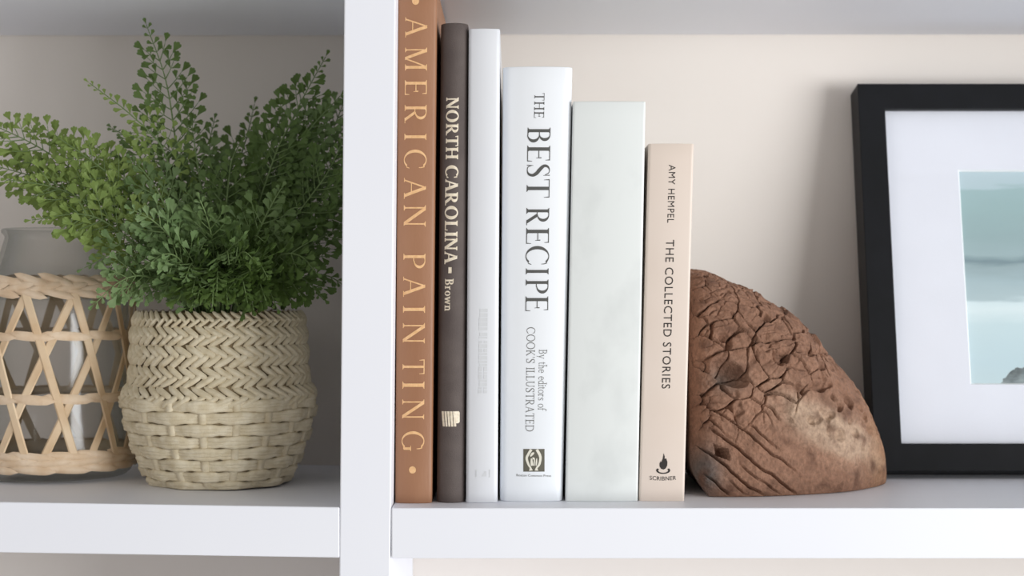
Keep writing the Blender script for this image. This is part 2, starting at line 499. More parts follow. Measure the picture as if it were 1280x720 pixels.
# dark brown book
b = Book('dark brown cloth book titled NORTH CAROLINA in cream, second from the divider', (550.8, 585), (545.2, 580.6), 28.5, 0.0245, 0.19, 0.0050, 0.0025, M_DARK, M_PAGES)
b.shell(M_DARK); b.pages(M_PAGES)
ST = dict(T=.20, t=.085, s=.075, st=.075)
b.write_line('lettering', 'NORTH', 122, 199, (557.8, 557.0), 15.6, M_CREAM, .10, **ST)
b.write_line('lettering', 'CAROLINA', 206.5, 329, (556.8, 555.4), 16.0, M_CREAM, .08, **ST)
b.polys('lettering', [[(560.6, 334), (564.6, 334), (564.5, 341.5), (560.4, 341.5)]], M_CREAM)
b.write_line('lettering', 'Brown', 348.5, 388.5, (556.2, 555.6), 10.8, M_CREAM, .08, T=.19, t=.08, s=.09, st=.07)
em = []
for i in range(5):
    xa = 551.8 + i * 3.6
    em.append([(xa, 514.2), (xa + 2.9, 514.2), (xa + 4.1, 533.2), (xa + 1.5, 533.2)])
em.append([(568.5, 514.2), (573.5, 514.2), (574.5, 516), (574.5, 527.6), (573, 529.2), (570, 529.2)])
b.polys('emblem', em, M_CREAM)

# pale grey book
b = Book('slim pale grey book with faint lettering, between dark brown and white titled books', (585.8, 625), (582.2, 621.8), 35.5, 0.0245, 0.195, 0.0018, 0.0022, M_GREY, M_PAGES)
b.shell(M_GREY); b.pages(M_PAGES)
random.seed(5)
fa = []
y = 386.0
while y < 490:
    h = random.uniform(2.2, 5.5)
    a = lerp(599.0, 598.0, (y - 386) / 104)
    for xa, xb in random.choice([((0, 10.5),), ((0, 4), (6.5, 10.5)), ((1, 10.5),)]):
        fa.append([(a + xa, y), (a + xb, y), (a + xb, y + h), (a + xa, y + h)])
    y += h + random.choice([.8, 1.0, 1.2, 3.0])
b.polys('lettering', fa, M_FAINT)
b.polys('emblem', [[(594.6, 587), (612.6, 587), (612.6, 588.1), (594.6, 588.1)], [(594.6, 595.6), (612.6, 595.6), (612.6, 596.7), (594.6, 596.7)], [(594.6, 588.1), (595.7, 588.1), (595.7, 595.6), (594.6, 595.6)],
                   [(611.5, 588.1), (612.6, 588.1), (612.6, 595.6), (611.5, 595.6)], [(602, 595.6), (606, 589), (608, 589), (608, 595.6)]], M_FAINT)

# white titled book
b = Book('thick white book titled THE BEST RECIPE in dark grey letters', (628.6, 716), (624.6, 703.6), 83, 0.031, 0.2, 0.0035, 0.0045, M_JACKET, M_PAGES)
b.shell(M_JACKET); b.pages(M_PAGES)
ST = dict(T=.135, t=.035, s=.065, st=.03)
b.write_line('lettering', 'THE', 116.5, 147.5, (668.3, 667.6), 12.4, M_INK, .12, T=.13, t=.05, s=.09, st=.05)
b.write('lettering', [('B', 159.5, 179), ('E', 182, 202.5), ('S', 205, 221.5), ('T', 224, 247)], (659.6, 658.2), 28.6, M_INK, **ST)
b.write('lettering', [('R', 260, 281.5), ('E', 285, 305.5), ('C', 307.5, 331.5), ('I', 335.5, 343), ('P', 349.5, 367.5), ('E', 370.5, 389.5)], (658.2, 656.8), 28.4, M_INK, **ST)
ST = dict(T=.11, t=.05, s=.08, st=.045)
b.write_line('lettering', 'By the editors of', 437, 513.4, (673.9, 672.6), 10.0, M_FINE, .07, **ST)
b.write_line('lettering', "COOK'S ILLUSTRATED", 409, 539.6, (658.6, 656.9), 10.4, M_FINE, .10, **ST)
sq = b.polys('emblem', [[(x, y), (x + 2.65, y), (x + 2.65, y + 28.4), (x, y + 28.4)] for x, y in [(654.2 + i * 2.65, 561.2) for i in range(10)]], M_OLIVE)
E = lambda x, y: (640 + x / 13.08, 550 + y / 13.08)
el = g_brush([(315, 155, 45), (265, 235, 40), (240, 300, 40), (270, 400, 36), (300, 450, 30), (310, 500, 60)], 4) + g_brush([(405, 155, 45), (450, 235, 44), (465, 300, 40), (445, 400, 38), (405, 455, 30), (400, 500, 60)], 4)
el += g_brush([(300, 268, 22), (335, 225, 40), (362, 205, 18)], 4) + g_brush([(318, 300, 20), (322, 360, 40), (330, 420, 44)], 4) + g_brush([(335, 300, 40), (365, 310, 22), (362, 420, 18)], 4) + g_brush([(405, 300, 12), (400, 360, 26), (395, 420, 18)], 4)
b.polys('emblem_figure', [[E(*p) for p in q] for q in el], M_PALE, 0.0003, sq)
b.sans('lettering', 'Boston Common Press', M_FINE, lambda fx, fy: (645.6 + fx * 43.4, 595.4 - fy * 2.9 + fx * .9))

# mottled white book
b = Book('blank mottled white book with a plain spine, between THE BEST RECIPE and the peach paperback', (716.3, 807.3), (706.8, 797.4), 126.5, 0.0315, 0.19, 0.0014, 0.0012, M_SLATE, M_PAGES)
b.shell(M_SLATE, th=0.0032); b.pages(M_PAGES, th=0.0032)

# peach paperback
b = Book('short peach paperback THE COLLECTED STORIES leaning against the weathered wood', (811, 867.6), (798.8, 855.6), 179.5, 0.0335, 0.145, 0.0008, 0.0015, M_PEACH, M_PAGES)
b.shell(M_PEACH, th=0.0006, bevel=0.0002); b.pages(M_PAGES, inset=0.0003, th=0.0006, fore=0.0002)
b.sans('lettering', 'AMY HEMPEL', M_BLACK, lambda fx, fy: (836.3 - fx * 2.1 + fy * 8.2, 206 + fx * 72.5), 1.12)
b.sans('lettering', 'THE COLLECTED STORIES', M_BLACK, lambda fx, fy: (832.6 - fx * 5.3 + fy * 10.3, 299.8 + fx * 186), 1.12)
fl = [(829.6, 566.6), (831, 570.5), (830.8, 573.5), (832.8, 573.0), (834.3, 577.5), (834.0, 582), (832.0, 585.6), (829.4, 587), (826.4, 586), (824.6, 583), (824.4, 579.4), (826, 576.2), (826.6, 578), (828.4, 573.4)]
b.polys('emblem', [fl] + g_arc(829, 588.0, 8.8, 4.4, -35, 215, 2.6, 1.5), M_BLACK)
b.sans('lettering', 'SCRIBNER', M_BLACK, lambda fx, fy: (812.2 + fx * 33, 599.6 - fy * 5.0 - 2.2 * (2 * fx - 1) ** 2 * 0 + 1.0 * (1 - (2 * fx - 1) ** 2)), 1.05, offset=.002)

# ------------------------------------------------------------------ the weathered wood
def wood_chunk():
    root = empty('weathered_wood', (0.19, 0.12, 0.0), 'chunk of cracked reddish brown weathered wood serving as a bookend', 'wood block')
    X0, X1 = 0.1205, 0.2705
    Ht = [(0, .1505), (.03, .1545), (.10, .1535), (.19, .1485), (.37, .1365), (.56, .1150), (.75, .0865), (.88, .0585), (.955, .0345), (.985, .020), (1.0, .006)]
    Fr = [(0, .066), (.04, .055), (.10, .051), (.30, .0525), (.55, .064), (.75, .081), (.90, .106), (.97, .124), (1, .138)]
    Bk = [(0, .198), (.10, .204), (.45, .204), (.70, .198), (.90, .180), (1, .146)]
    NS, NT = 640, 520
    pig = []
    rows = []
    def crackle(p, size, wdt):
        d, _ = noise.voronoi(p / size)
        e = (d[1] - d[0]) * size
        return max(0.0, 1 - e / wdt)
    for i in range(NS + 1):
        s0 = i / NS
        s = 1 - (1 - s0) ** 1.25
        x = lerp(X0, X1, s)
        h, yf, yb = interp(Ht, s), interp(Fr, s), interp(Bk, s)
        yc, ry = (yf + yb) / 2, (yb - yf) / 2
        row = []
        for j in range(NT + 1):
            # more samples on the front half
            q = j / NT
            t = math.pi * (q ** 1.35)
            c, sn = math.cos(t), math.sin(t)
            pc = math.copysign(abs(c) ** 0.80, c)
            y = yc - ry * pc
            z = h * max(0.0, sn) ** 0.72
            und = 0.0
            if z < 0.012:                               # rounded lower arris
                y += (0.004 * (1 - z / 0.012) ** 2) * (1 if c > 0 else -1)
            n = Vector((0.35 + .5 * s, -c, max(.05, sn))).normalized()
            p = Vector((x, y, z))
            wz = Vector((noise.noise(p * 45), noise.noise(p * 45 + Vector((7, 3, 1))), noise.noise(p * 45 + Vector((1, 9, 4))))) * 0.006
            wz2 = Vector((noise.noise(p * 160), noise.noise(p * 160 + Vector((7, 3, 1))), noise.noise(p * 160 + Vector((1, 9, 4))))) * 0.0012
            pw = p + wz + wz2
            d = 0.0025 * noise.noise(p * 28) + 0.0009 * noise.noise(p * 95) + 0.00035 * noise.noise(p * 320)
            # where the blocky cracking lives: the upper and left part
            up = min(1.0, max(0.0, (z * 1.0 + (0.165 - x) * 0.9 - 0.028) / 0.03))
            up *= min(1.0, max(0.0, (z - 0.035 - (0.150 - x) * .1) / 0.02))
            cr = crackle(Vector((pw.x, pw.y * .9, pw.z * 1.15)), 0.0185, 0.0012) * up * min(1, max(.2, .75 + 1.1 * noise.noise(p * 33)))
            fine = crackle(Vector((pw.x * .8, pw.y, pw.z * 1.3)) + Vector((.3, .2, .1)), 0.0095, 0.0008) * up * max(0, noise.noise(p * 30 + Vector((4, 4, 4))) + .3)
            _, cp = noise.voronoi(Vector((pw.x, pw.y * .9, pw.z * 1.15)) / 0.0185)
            step = noise.noise(cp[0] * 7.3) * .0026 * up    # each block stands a little higher or lower
            # long splits running down to the right in the lower part
            a = math.radians(36)
            along = (x - X0) * math.cos(a) - z * math.sin(a)
            acr = (x - X0) * math.sin(a) + z * math.cos(a) + 0.0030 * noise.noise(Vector((along * 38, 3.3, y * 9))) + .0009 * noise.noise(Vector((along * 160, 5.3, y * 9)))
            sp = 0.0
            for pos, a0, a1, wd, dp in ((.030, -.025, .085, .0009, 1.0), (.0445, -.02, .075, .0009, 1.0), (.017, -.005, .06, .0008, .8), (.0565, -.03, .05, .0007, .8), (.0375, .01, .10, .0007, .5), (.0245, .01, .09, .0006, .5), (.062, .0, .03, .0008, .7)):
                if c > -.2:
                    k_ = max(0.0, 1 - abs(acr - pos) / wd)
                    f_ = min(1, max(0, (along - a0) / .012)) * min(1, max(0, (a1 - along) / .02))
                    f_ *= .55 + .45 * min(1, max(0, noise.noise(Vector((along * 60, pos * 90, 0))) + .6))
                    sp = max(sp, k_ ** .7 * f_ * dp)
            # pits
            pv = noise.noise(p * 70 + Vector((11, 5, 2))) + .35 * noise.noise(p * 190)
            pit = max(0.0, pv - 0.42) * 3.0 * min(1, max(0, (z - .03) / .03))
            band = math.exp(-((acr - .108) / .02) ** 2) * math.exp(-((along - .03) / .045) ** 2)
            pv2 = noise.noise(p * 105 + Vector((1, 15, 8)))
            pit = min(1.0, pit + max(0, pv2 - .12) * 4.0 * band)
            d += step
            d -= 0.0062 * min(1, cr * 1.8) + 0.0026 * fine + 0.0070 * min(1, sp * 1.6) + 0.0056 * pit + .0007 * max(0, noise.noise(p * 240 + Vector((5, 5, 5))))
            # a square nail hole and a hollow
            u1, v1 = x - 0.1402, z - 0.0305
            if c > 0 and abs(u1 + v1 * .15) < .0048 and abs(v1 + u1 * .35) < .0036: d -= 0.011
            r2 = ((x - 0.1465) / .013) ** 2 + ((z - 0.083 + (x - .1465) * .35) / .009) ** 2
            if c > 0 and r2 < 1: d -= .0115 * (1 - r2) ** .6
            if x < X0 + .014 and z < .022:              # worn away lower corner
                cut = (1 - z / .022) ** 1.6 * .012
                x_in = max(0, X0 + cut - x)
                p.x += x_in
            fade = min(1.0, z / 0.006) * min(1.0, (1 - s) * 16 + .1) * min(1, s * 14 + .15)
            pp = p + n * d * fade
            pp.z = max(pp.z, 0.0003)
            pp.x = max(pp.x, X0)
            row.append(pp)
            # pigment of the wood itself
            g = noise.noise(p * 26 + Vector((3, 8, 1))) * .5 + .5
            g2 = noise.noise(Vector((along * 60, acr * 320, y * 60))) * .5 + .5
            base = Vector(lin(140, 104, 84)[:3]).lerp(Vector(lin(112, 80, 63)[:3]), g)
            base = base.lerp(Vector(lin(160, 124, 102)[:3]), .35 * g2)
            tanr = math.exp(-((acr - .091 - .1 * (along - .03)) / .011) ** 2) * math.exp(-((along - .060) / .040) ** 2)
            tanr = min(1, max(0, tanr * 1.7 + .7 * noise.noise(Vector((along * 50, acr * 150, y * 60))) * min(1, tanr * 4)))
            base = base.lerp(Vector(lin(176, 152, 130)[:3]), tanr * .75)
            rg = math.exp(-(((x - .262) / .012) ** 2))
            base = base.lerp(Vector(lin(150, 112, 82)[:3]), rg * .6)
            # charred grey corner at the lower left
            ch = math.exp(-(((x - .128) / .012) ** 2 + ((z - .016) / .018) ** 2))
            base = base.lerp(Vector(lin(92, 84, 80)[:3]), min(1, ch * 1.1))
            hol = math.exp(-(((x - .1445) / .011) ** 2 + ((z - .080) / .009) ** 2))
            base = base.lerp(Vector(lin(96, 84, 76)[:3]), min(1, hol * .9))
            dirt = max(0, noise.noise(p * 120 + Vector((2, 2, 9)))) ** 1.2
            base = base.lerp(Vector(lin(92, 64, 50)[:3]), min(.8, dirt * 1.1))
            pig.append((base.x, base.y, base.z, 1.0))
        rows.append(row)
    m = MB(); m.grid(rows)
    n = NT + 1
    # end faces and underside
    m.f.append(tuple(range(n - 1, -1, -1)))
    m.f.append(tuple(NS * n + j for j in range(n)))
    for i in range(NS):
        m.f.append((i * n, i * n + NT, (i + 1) * n + NT, (i + 1) * n))
    mt = bpy.data.materials.new('weathered_wood')
    mt.use_nodes = True
    nt = mt.node_tree; bs = nt.nodes['Principled BSDF']
    bs.inputs['Roughness'].default_value = 0.82
    bs.inputs['Specular IOR Level'].default_value = 0.3
    at_ = nt.nodes.new('ShaderNodeAttribute'); at_.attribute_name = 'pigment'
    nz = nt.nodes.new('ShaderNodeTexNoise'); nz.inputs['Scale'].default_value = 420; nz.inputs['Detail'].default_value = 5
    tc = nt.nodes.new('ShaderNodeTexCoord'); nt.links.new(tc.outputs['Object'], nz.inputs['Vector'])
    mx = nt.nodes.new('ShaderNodeMix'); mx.data_type = 'RGBA'; mx.blend_type = 'OVERLAY'; mx.inputs['Factor'].default_value = 0.5
    nt.links.new(at_.outputs['Color'], mx.inputs['A']); nt.links.new(nz.outputs['Fac'], mx.inputs['B'])
    nt.links.new(mx.outputs['Result'], bs.inputs['Base Color'])
    bp = nt.nodes.new('ShaderNodeBump'); bp.inputs['Strength'].default_value = .9; bp.inputs['Distance'].default_value = .0012
    nt.links.new(nz.outputs['Fac'], bp.inputs['Height']); nt.links.new(bp.outputs['Normal'], bs.inputs['Normal'])
    o = m.build('wood_body', mt, root, smooth=True)
    ca = o.data.color_attributes.new('pigment', 'FLOAT_COLOR', 'POINT')
    ca.data.foreach_set('color', [c for p in pig for c in p])
    return root
wood_chunk()

# ------------------------------------------------------------------ the picture frame
def picture_frame():
    a = math.radians(12.0)
    H, W, T = 0.2985, 0.372, 0.027
    org = Vector((0.2662, 0.158, T * math.sin(a) + 0.0002))
    ex, ez, ey = Vector((1, 0, 0)), Vector((0, math.sin(a), math.cos(a))), Vector((0, math.cos(a), -math.sin(a)))
    P = lambda x, y, z: org + ex * x + ey * y + ez * z
    root = empty('picture_frame', org, 'black picture frame with white mat and sea print leaning on the wall', 'picture frame')
    M_FR = material('black_frame_wood', lin(26, 27, 30), 0.45, lin(23, 24, 26), 40, 4, .08, 300, spec=.16)
    M_MAT = material('white_mat_board', lin(236, 237, 246), 0.85, lin(234, 235, 244), 30, 2, .1, 900)
    M_BEV = material('mat_core', lin(246, 247, 250), 0.8)
    M_BACK = material('brown_backing_board', lin(120, 95, 70), 0.9, lin(108, 84, 62), 60, 3)
    fw = 0.0205
    m = MB()
    outer = [(0, 0), (W, 0), (W, H), (0, H)]
    inner = [(fw, fw), (W - fw, fw), (W - fw, H - fw), (fw, H - fw)]
    prof = [(0, T), (0, 0.0), (1, 0.0), (1, 0.006), (.8, 0.006), (.8, T)]     # share of the way inwards, depth
    rows = []
    for k in range(4):
        o_, i_ = outer[k], inner[k]
        rows.append([P(lerp(o_[0], i_[0], u), y, lerp(o_[1], i_[1], u)) for u, y in prof])
    m.grid(rows, close_u=True, close_v=True)
    m.build('frame_moulding', M_FR, root, bevel=0.0007)
    def slab(x0, x1, z0, z1, y0, y1):
        q = MB()
        q.add([P(x, y, z) for x, y, z in ((x0, y0, z0), (x1, y0, z0), (x1, y1, z0), (x0, y1, z0), (x0, y0, z1), (x1, y0, z1), (x1, y1, z1), (x0, y1, z1))],
              [(0, 3, 2, 1), (4, 5, 6, 7), (0, 1, 5, 4), (1, 2, 6, 5), (2, 3, 7, 6), (3, 0, 4, 7)])
        return q
    e = fw * .82
    slab(e, W - e, e, H - e, 0.0125, 0.0150).build('backing_board', M_BACK, root)
    # mat board with a bevelled window
    ox0, ox1, oz0, oz1 = 0.0760, W - 0.0760, 0.0655, H - 0.0665
    y0, y1 = 0.0085, 0.0102
    bv = 0.0012
    A = [(e, e), (W - e, e), (W - e, H - e), (e, H - e)]
    B = [(ox0, oz0), (ox1, oz0), (ox1, oz1), (ox0, oz1)]
    Cc = [(ox0 + bv, oz0 + bv), (ox1 - bv, oz0 + bv), (ox1 - bv, oz1 - bv), (ox0 + bv, oz1 - bv)]
    q = MB()
    q.grid([[P(A[k][0], y0, A[k][1]), P(B[k][0], y0, B[k][1]), P(B[k][0], y1, B[k][1]), P(A[k][0], y1, A[k][1])] for k in range(4)], close_u=True, close_v=True)
    mat_o = q.build('mat_board', M_MAT, root)
    q = MB()
    q.grid([[P(B[k][0], y0, B[k][1]), P(Cc[k][0], y1, Cc[k][1])] for k in range(4)], close_v=True)
    q.build('mat_bevel', M_BEV, mat_o)
    # the sea print: a procedural picture on a flat sheet
    M_SEA = bpy.data.materials.new('sea_print'); M_SEA.use_nodes = True
    nt = M_SEA.node_tree; bs = nt.nodes['Principled BSDF']; bs.inputs['Roughness'].default_value = .5
    tc = nt.nodes.new('ShaderNodeTexCoord')
    sep = nt.nodes.new('ShaderNodeSeparateXYZ'); nt.links.new(tc.outputs['Generated'], sep.inputs['Vector'])
    mp = nt.nodes.new('ShaderNodeMapping'); mp.inputs['Scale'].default_value = (3.0, 1, 14.0); nt.links.new(tc.outputs['Generated'], mp.inputs['Vector'])
    nz = nt.nodes.new('ShaderNodeTexNoise'); nz.inputs['Scale'].default_value = 1.6; nz.inputs['Detail'].default_value = 5; nt.links.new(mp.outputs['Vector'], nz.inputs['Vector'])
    md = nt.nodes.new('ShaderNodeMath'); md.operation = 'MULTIPLY_ADD'; md.inputs[1].default_value = 0.09; nt.links.new(nz.outputs['Fac'], md.inputs[0])
    sb = nt.nodes.new('ShaderNodeMath'); sb.operation = 'SUBTRACT'; sb.inputs[1].default_value = 0.045
    nt.links.new(sep.outputs['Z'], md.inputs[2]); nt.links.new(md.outputs[0], sb.inputs[0])
    rp = nt.nodes.new('ShaderNodeValToRGB'); nt.links.new(sb.outputs[0], rp.inputs['Fac'])
    cr = rp.color_ramp
    stops = [(0.0, (200, 219, 224)), (.12, (199, 220, 227)), (.28, (206, 226, 231)), (.355, (226, 240, 243)), (.385, (220, 236, 240)), (.405, (182, 201, 206)), (.48, (172, 193, 199)), (.545, (158, 178, 183)), (.57, (126, 148, 155)),
             (.60, (164, 186, 190)), (.68, (156, 180, 183)), (.80, (160, 187, 189)), (.885, (164, 191, 194)), (.90, (188, 208, 215)), (1.0, (192, 211, 219))]
    cr.elements[0].position, cr.elements[0].color = stops[0][0], lin(*stops[0][1])
    cr.elements[1].position, cr.elements[1].color = stops[-1][0], lin(*stops[-1][1])
    for p_, c_ in stops[1:-1]:
        el = cr.elements.new(p_); el.color = lin(*c_)
    # dark rock rising at the lower edge
    rx = nt.nodes.new('ShaderNodeValToRGB'); nt.links.new(sep.outputs['X'], rx.inputs['Fac'])
    ce = rx.color_ramp
    ce.elements[0].position, ce.elements[0].color = 0.075, (0, 0, 0, 1)
    ce.elements[1].position, ce.elements[1].color = 0.75, (.16, .16, .16, 1)
    e1 = ce.elements.new(.17); e1.color = (.10, .10, .10, 1)
    e2 = ce.elements.new(.45); e2.color = (.19, .19, .19, 1)
    nz2 = nt.nodes.new('ShaderNodeTexNoise'); nz2.inputs['Scale'].default_value = 18; nz2.inputs['Detail'].default_value = 6; nt.links.new(tc.outputs['Generated'], nz2.inputs['Vector'])
    ma = nt.nodes.new('ShaderNodeMath'); ma.operation = 'MULTIPLY_ADD'; ma.inputs[1].default_value = .07; nt.links.new(nz2.outputs['Fac'], ma.inputs[0]); nt.links.new(sep.outputs['Z'], ma.inputs[2])
    mb_ = nt.nodes.new('ShaderNodeMath'); mb_.operation = 'SUBTRACT'; mb_.inputs[1].default_value = .030; nt.links.new(ma.outputs[0], mb_.inputs[0])
    lt = nt.nodes.new('ShaderNodeMath'); lt.operation = 'LESS_THAN'; nt.links.new(mb_.outputs[0], lt.inputs[0]); nt.links.new(rx.outputs['Color'], lt.inputs[1])
    rc = nt.nodes.new('ShaderNodeValToRGB'); nt.links.new(nz2.outputs['Fac'], rc.inputs['Fac'])
    rc.color_ramp.elements[0].position, rc.color_ramp.elements[0].color = .35, lin(62, 70, 72)
    rc.color_ramp.elements[1].position, rc.color_ramp.elements[1].color = .7, lin(150, 162, 164)
    mx = nt.nodes.new('ShaderNodeMix'); mx.data_type = 'RGBA'
    nt.links.new(lt.outputs[0], mx.inputs['Factor']); nt.links.new(rp.outputs['Color'], mx.inputs['A']); nt.links.new(rc.outputs['Color'], mx.inputs['B'])
    nt.links.new(mx.outputs['Result'], bs.inputs['Base Color'])
    slab(ox0 - .004, ox1 + .004, oz0 - .004, oz1 + .004, 0.0104, 0.0120).build('sea_print', M_SEA, root)
    slab(e, W - e, e, H - e, 0.0064, 0.0080).build('glass_pane', clear_glass('picture_glass', (.985, .99, .99), 1.35, .02), root)

def clear_glass(name, col, ior, rough, tint_edge=None):
    m = bpy.data.materials.new(name); m.use_nodes = True
    nt = m.node_tree; nt.nodes.remove(nt.nodes['Principled BSDF'])
    out = nt.nodes['Material Output']
    tr = nt.nodes.new('ShaderNodeBsdfTransparent'); tr.inputs['Color'].default_value = (*col, 1)
    gl = nt.nodes.new('ShaderNodeBsdfGlossy'); gl.inputs['Roughness'].default_value = rough
    fw = nt.nodes.new('ShaderNodeLayerWeight'); fw.inputs['Blend'].default_value = .5
    pw = nt.nodes.new('ShaderNodeMath'); pw.operation = 'POWER'; pw.inputs[1].default_value = 4.5
    nt.links.new(fw.outputs['Facing'], pw.inputs[0])
    fr = nt.nodes.new('ShaderNodeMath'); fr.operation = 'MULTIPLY_ADD'; fr.inputs[1].default_value = .85; fr.inputs[2].default_value = ((ior - 1) / (ior + 1)) ** 2
    nt.links.new(pw.outputs[0], fr.inputs[0])
    mx = nt.nodes.new('ShaderNodeMixShader')
    nt.links.new(fr.outputs[0], mx.inputs[0]); nt.links.new(tr.outputs[0], mx.inputs[1]); nt.links.new(gl.outputs[0], mx.inputs[2])
    if tint_edge:
        lw = nt.nodes.new('ShaderNodeLayerWeight'); lw.inputs['Blend'].default_value = .35
        mc = nt.nodes.new('ShaderNodeMix'); mc.data_type = 'RGBA'
        mc.inputs['A'].default_value = (*col, 1); mc.inputs['B'].default_value = (*tint_edge, 1)
        nt.links.new(lw.outputs['Facing'], mc.inputs['Factor']); nt.links.new(mc.outputs['Result'], tr.inputs['Color'])
    nt.links.new(mx.outputs[0], out.inputs['Surface'])
    return m
picture_frame()

# ------------------------------------------------------------------ woven work shared by basket and lantern
def pad(m, c, rad, th, z, phi, length, width, thick, tilt=0.0, ns=6, nq=4, lift=0.0):
    """one plaited strand lying on a round body: centre angle th, height z, slant phi"""
    rows = []
    for i in range(ns + 1):
        s = 2 * i / ns - 1
        r_ = []
        ws = (1 - abs(s) ** 2.6) ** .5
        for j in range(nq + 1):
            q = 2 * j / nq - 1
            a = s * length / 2; b_ = q * width / 2 * ws
            zz = z + a * math.sin(phi) + b_ * math.cos(phi)
            tt = th + (a * math.cos(phi) - b_ * math.sin(phi)) / rad(z)
            h = thick * ws * math.sqrt(max(0, 1 - q * q)) + tilt * s + lift - .0006
            R = rad(zz) + h
            r_.append((c.x + R * math.sin(tt), c.y - R * math.cos(tt), zz))
        rows.append(r_)
    m.grid(rows)

def lathe(m, c, prof, n=72, close=False):
    rows = [[(c.x + r * math.sin(k * 2 * math.pi / n), c.y - r * math.cos(k * 2 * math.pi / n), z) for k in range(n)] for r, z in prof]
    m.grid(rows, close_u=True, close_v=close)

# ------------------------------------------------------------------ glass lantern with its rattan sleeve
def lantern():
    cy = 0.1485
    d = CAM_D + cy
    c = Vector(((66 - 640) * d / FPX, cy, 0))
    zb = LS(c.x - .02) + .0004
    c.z = zb
    root = empty('glass_vase', c, 'clear glass vase in an open rattan lattice sleeve beside the potted fern', 'vase')
    zp = lambda y: CAM_H + (360 - y) * d / FPX
    R = 0.0565
    prof = [(0.0, zb + .0002), (R - .010, zb), (R - .003, zb + .002), (R, zb + .007), (R, zb + .03), (R, zp(392)), (R - .0015, zp(372)), (R - .008, zp(352)), (R - .0158, zp(334)), (R - .0198, zp(316)), (R - .0222, zp(302)), (R - .0228, zp(296)), (R - .0208, zp(291.5)),
            (R - .0205, zp(288.5)), (R - .0218, zp(286.5)), (R - .0238, zp(287.5)), (R - .0255, zp(296)), (R - .0248, zp(304)), (R - .0226, zp(318)), (R - .0186, zp(336)), (R - .0108, zp(354)), (R - .0043, zp(374)), (R - .0028, zp(392)), (R - .0028, zb + .016), (R - .007, zb + .010), (R - .02, zb + .008), (0, zb + .0075)]
    ctl = [(i, p[0]) for i, p in enumerate(prof)], [(i, p[1]) for i, p in enumerate(prof)]
    fine = [(max(0.0, interp(ctl[0], i / 3)), interp(ctl[1], i / 3)) for i in range((len(prof) - 1) * 3 + 1)]
    m = MB(); lathe(m, c, fine, 96)
    m.build('glass_vessel', clear_glass('vase_glass', (.978, .98, .978), 1.34, .13, (.62, .65, .635)), root, smooth=True)
    M_R = material('pale_rattan', lin(234, 212, 186), 0.6, lin(220, 192, 160), 90, 4, .35, 500)
    M_R2 = material('golden_rattan', lin(228, 204, 172), 0.55, lin(212, 182, 146), 40, 4, .25, 300)
    rad = lambda z: R + .0012
    rnd = random.Random(3)
    def band(name, ya, yb, rows, n, thick, phi, w=1.25):
        m = MB()
        za, zc = zp(yb), zp(ya)
        hh = (zc - za) / rows
        # an inner ring that carries the plaiting
        lathe(m, c, [(R + .0003, za + hh * .2), (R + .0016, za + hh * .2), (R + .0016, zc - hh * .2), (R + .0003, zc - hh * .2)], 72, True)
        for r in range(rows):
            for k in range(n):
                th = (k + .5 * (r % 2)) * 2 * math.pi / n + rnd.uniform(-.03, .03)
                pad(m, c, rad, th, za + (r + .5) * hh, phi * (1 if r % 2 else -1) * rnd.uniform(.6, 1.3), 2 * math.pi * R / n * 1.55, hh * w, thick, tilt=.0010, lift=.0012)
        return m.build(name, M_R, root, smooth=True)
    band('braided_band', 346.5, 370, 3, 20, .0016, .26)
    band('braided_band', 557, 581, 3, 15, .0017, .10)
    band('rattan_hoop', 412, 423, 1, 14, .0012, .08, 1.0)
    band('rattan_hoop', 487, 499, 1, 14, .0013, .08, 1.0)
    zA, zB = zp(564), zp(366)
    N = 11
    for kind, tw, lift in ((1, math.radians(33), .0013), (-1, math.radians(54), .0004)):
        for k in range(N):
            m = MB()
            th0 = k * 2 * math.pi / N + (.24 if kind == 1 else .06)
            rows = []
            ang = math.atan2(zB - zA, R * tw)
            hw = .0029 / math.sin(ang) / R
            for i in range(25):
                t = i / 24
                z = lerp(zA, zB, t)
                th = th0 - kind * tw * (t - .5)
                rr = R + .0006 + lift
                rows.append([(c.x + (rr + e_) * math.sin(th + o_ * hw), c.y - (rr + e_) * math.cos(th + o_ * hw), z) for o_, e_ in ((-1, 0), (-.7, .0009), (.7, .0009), (1, 0), (.7, -.0002), (-.7, -.0002))])
            m.grid(rows, close_u=True)
            m.f.append((5, 4, 3, 2, 1, 0)); b0 = 24 * 6; m.f.append(tuple(b0 + q for q in range(6)))
            m.build('rattan_strip', M_R2, root)
lantern()

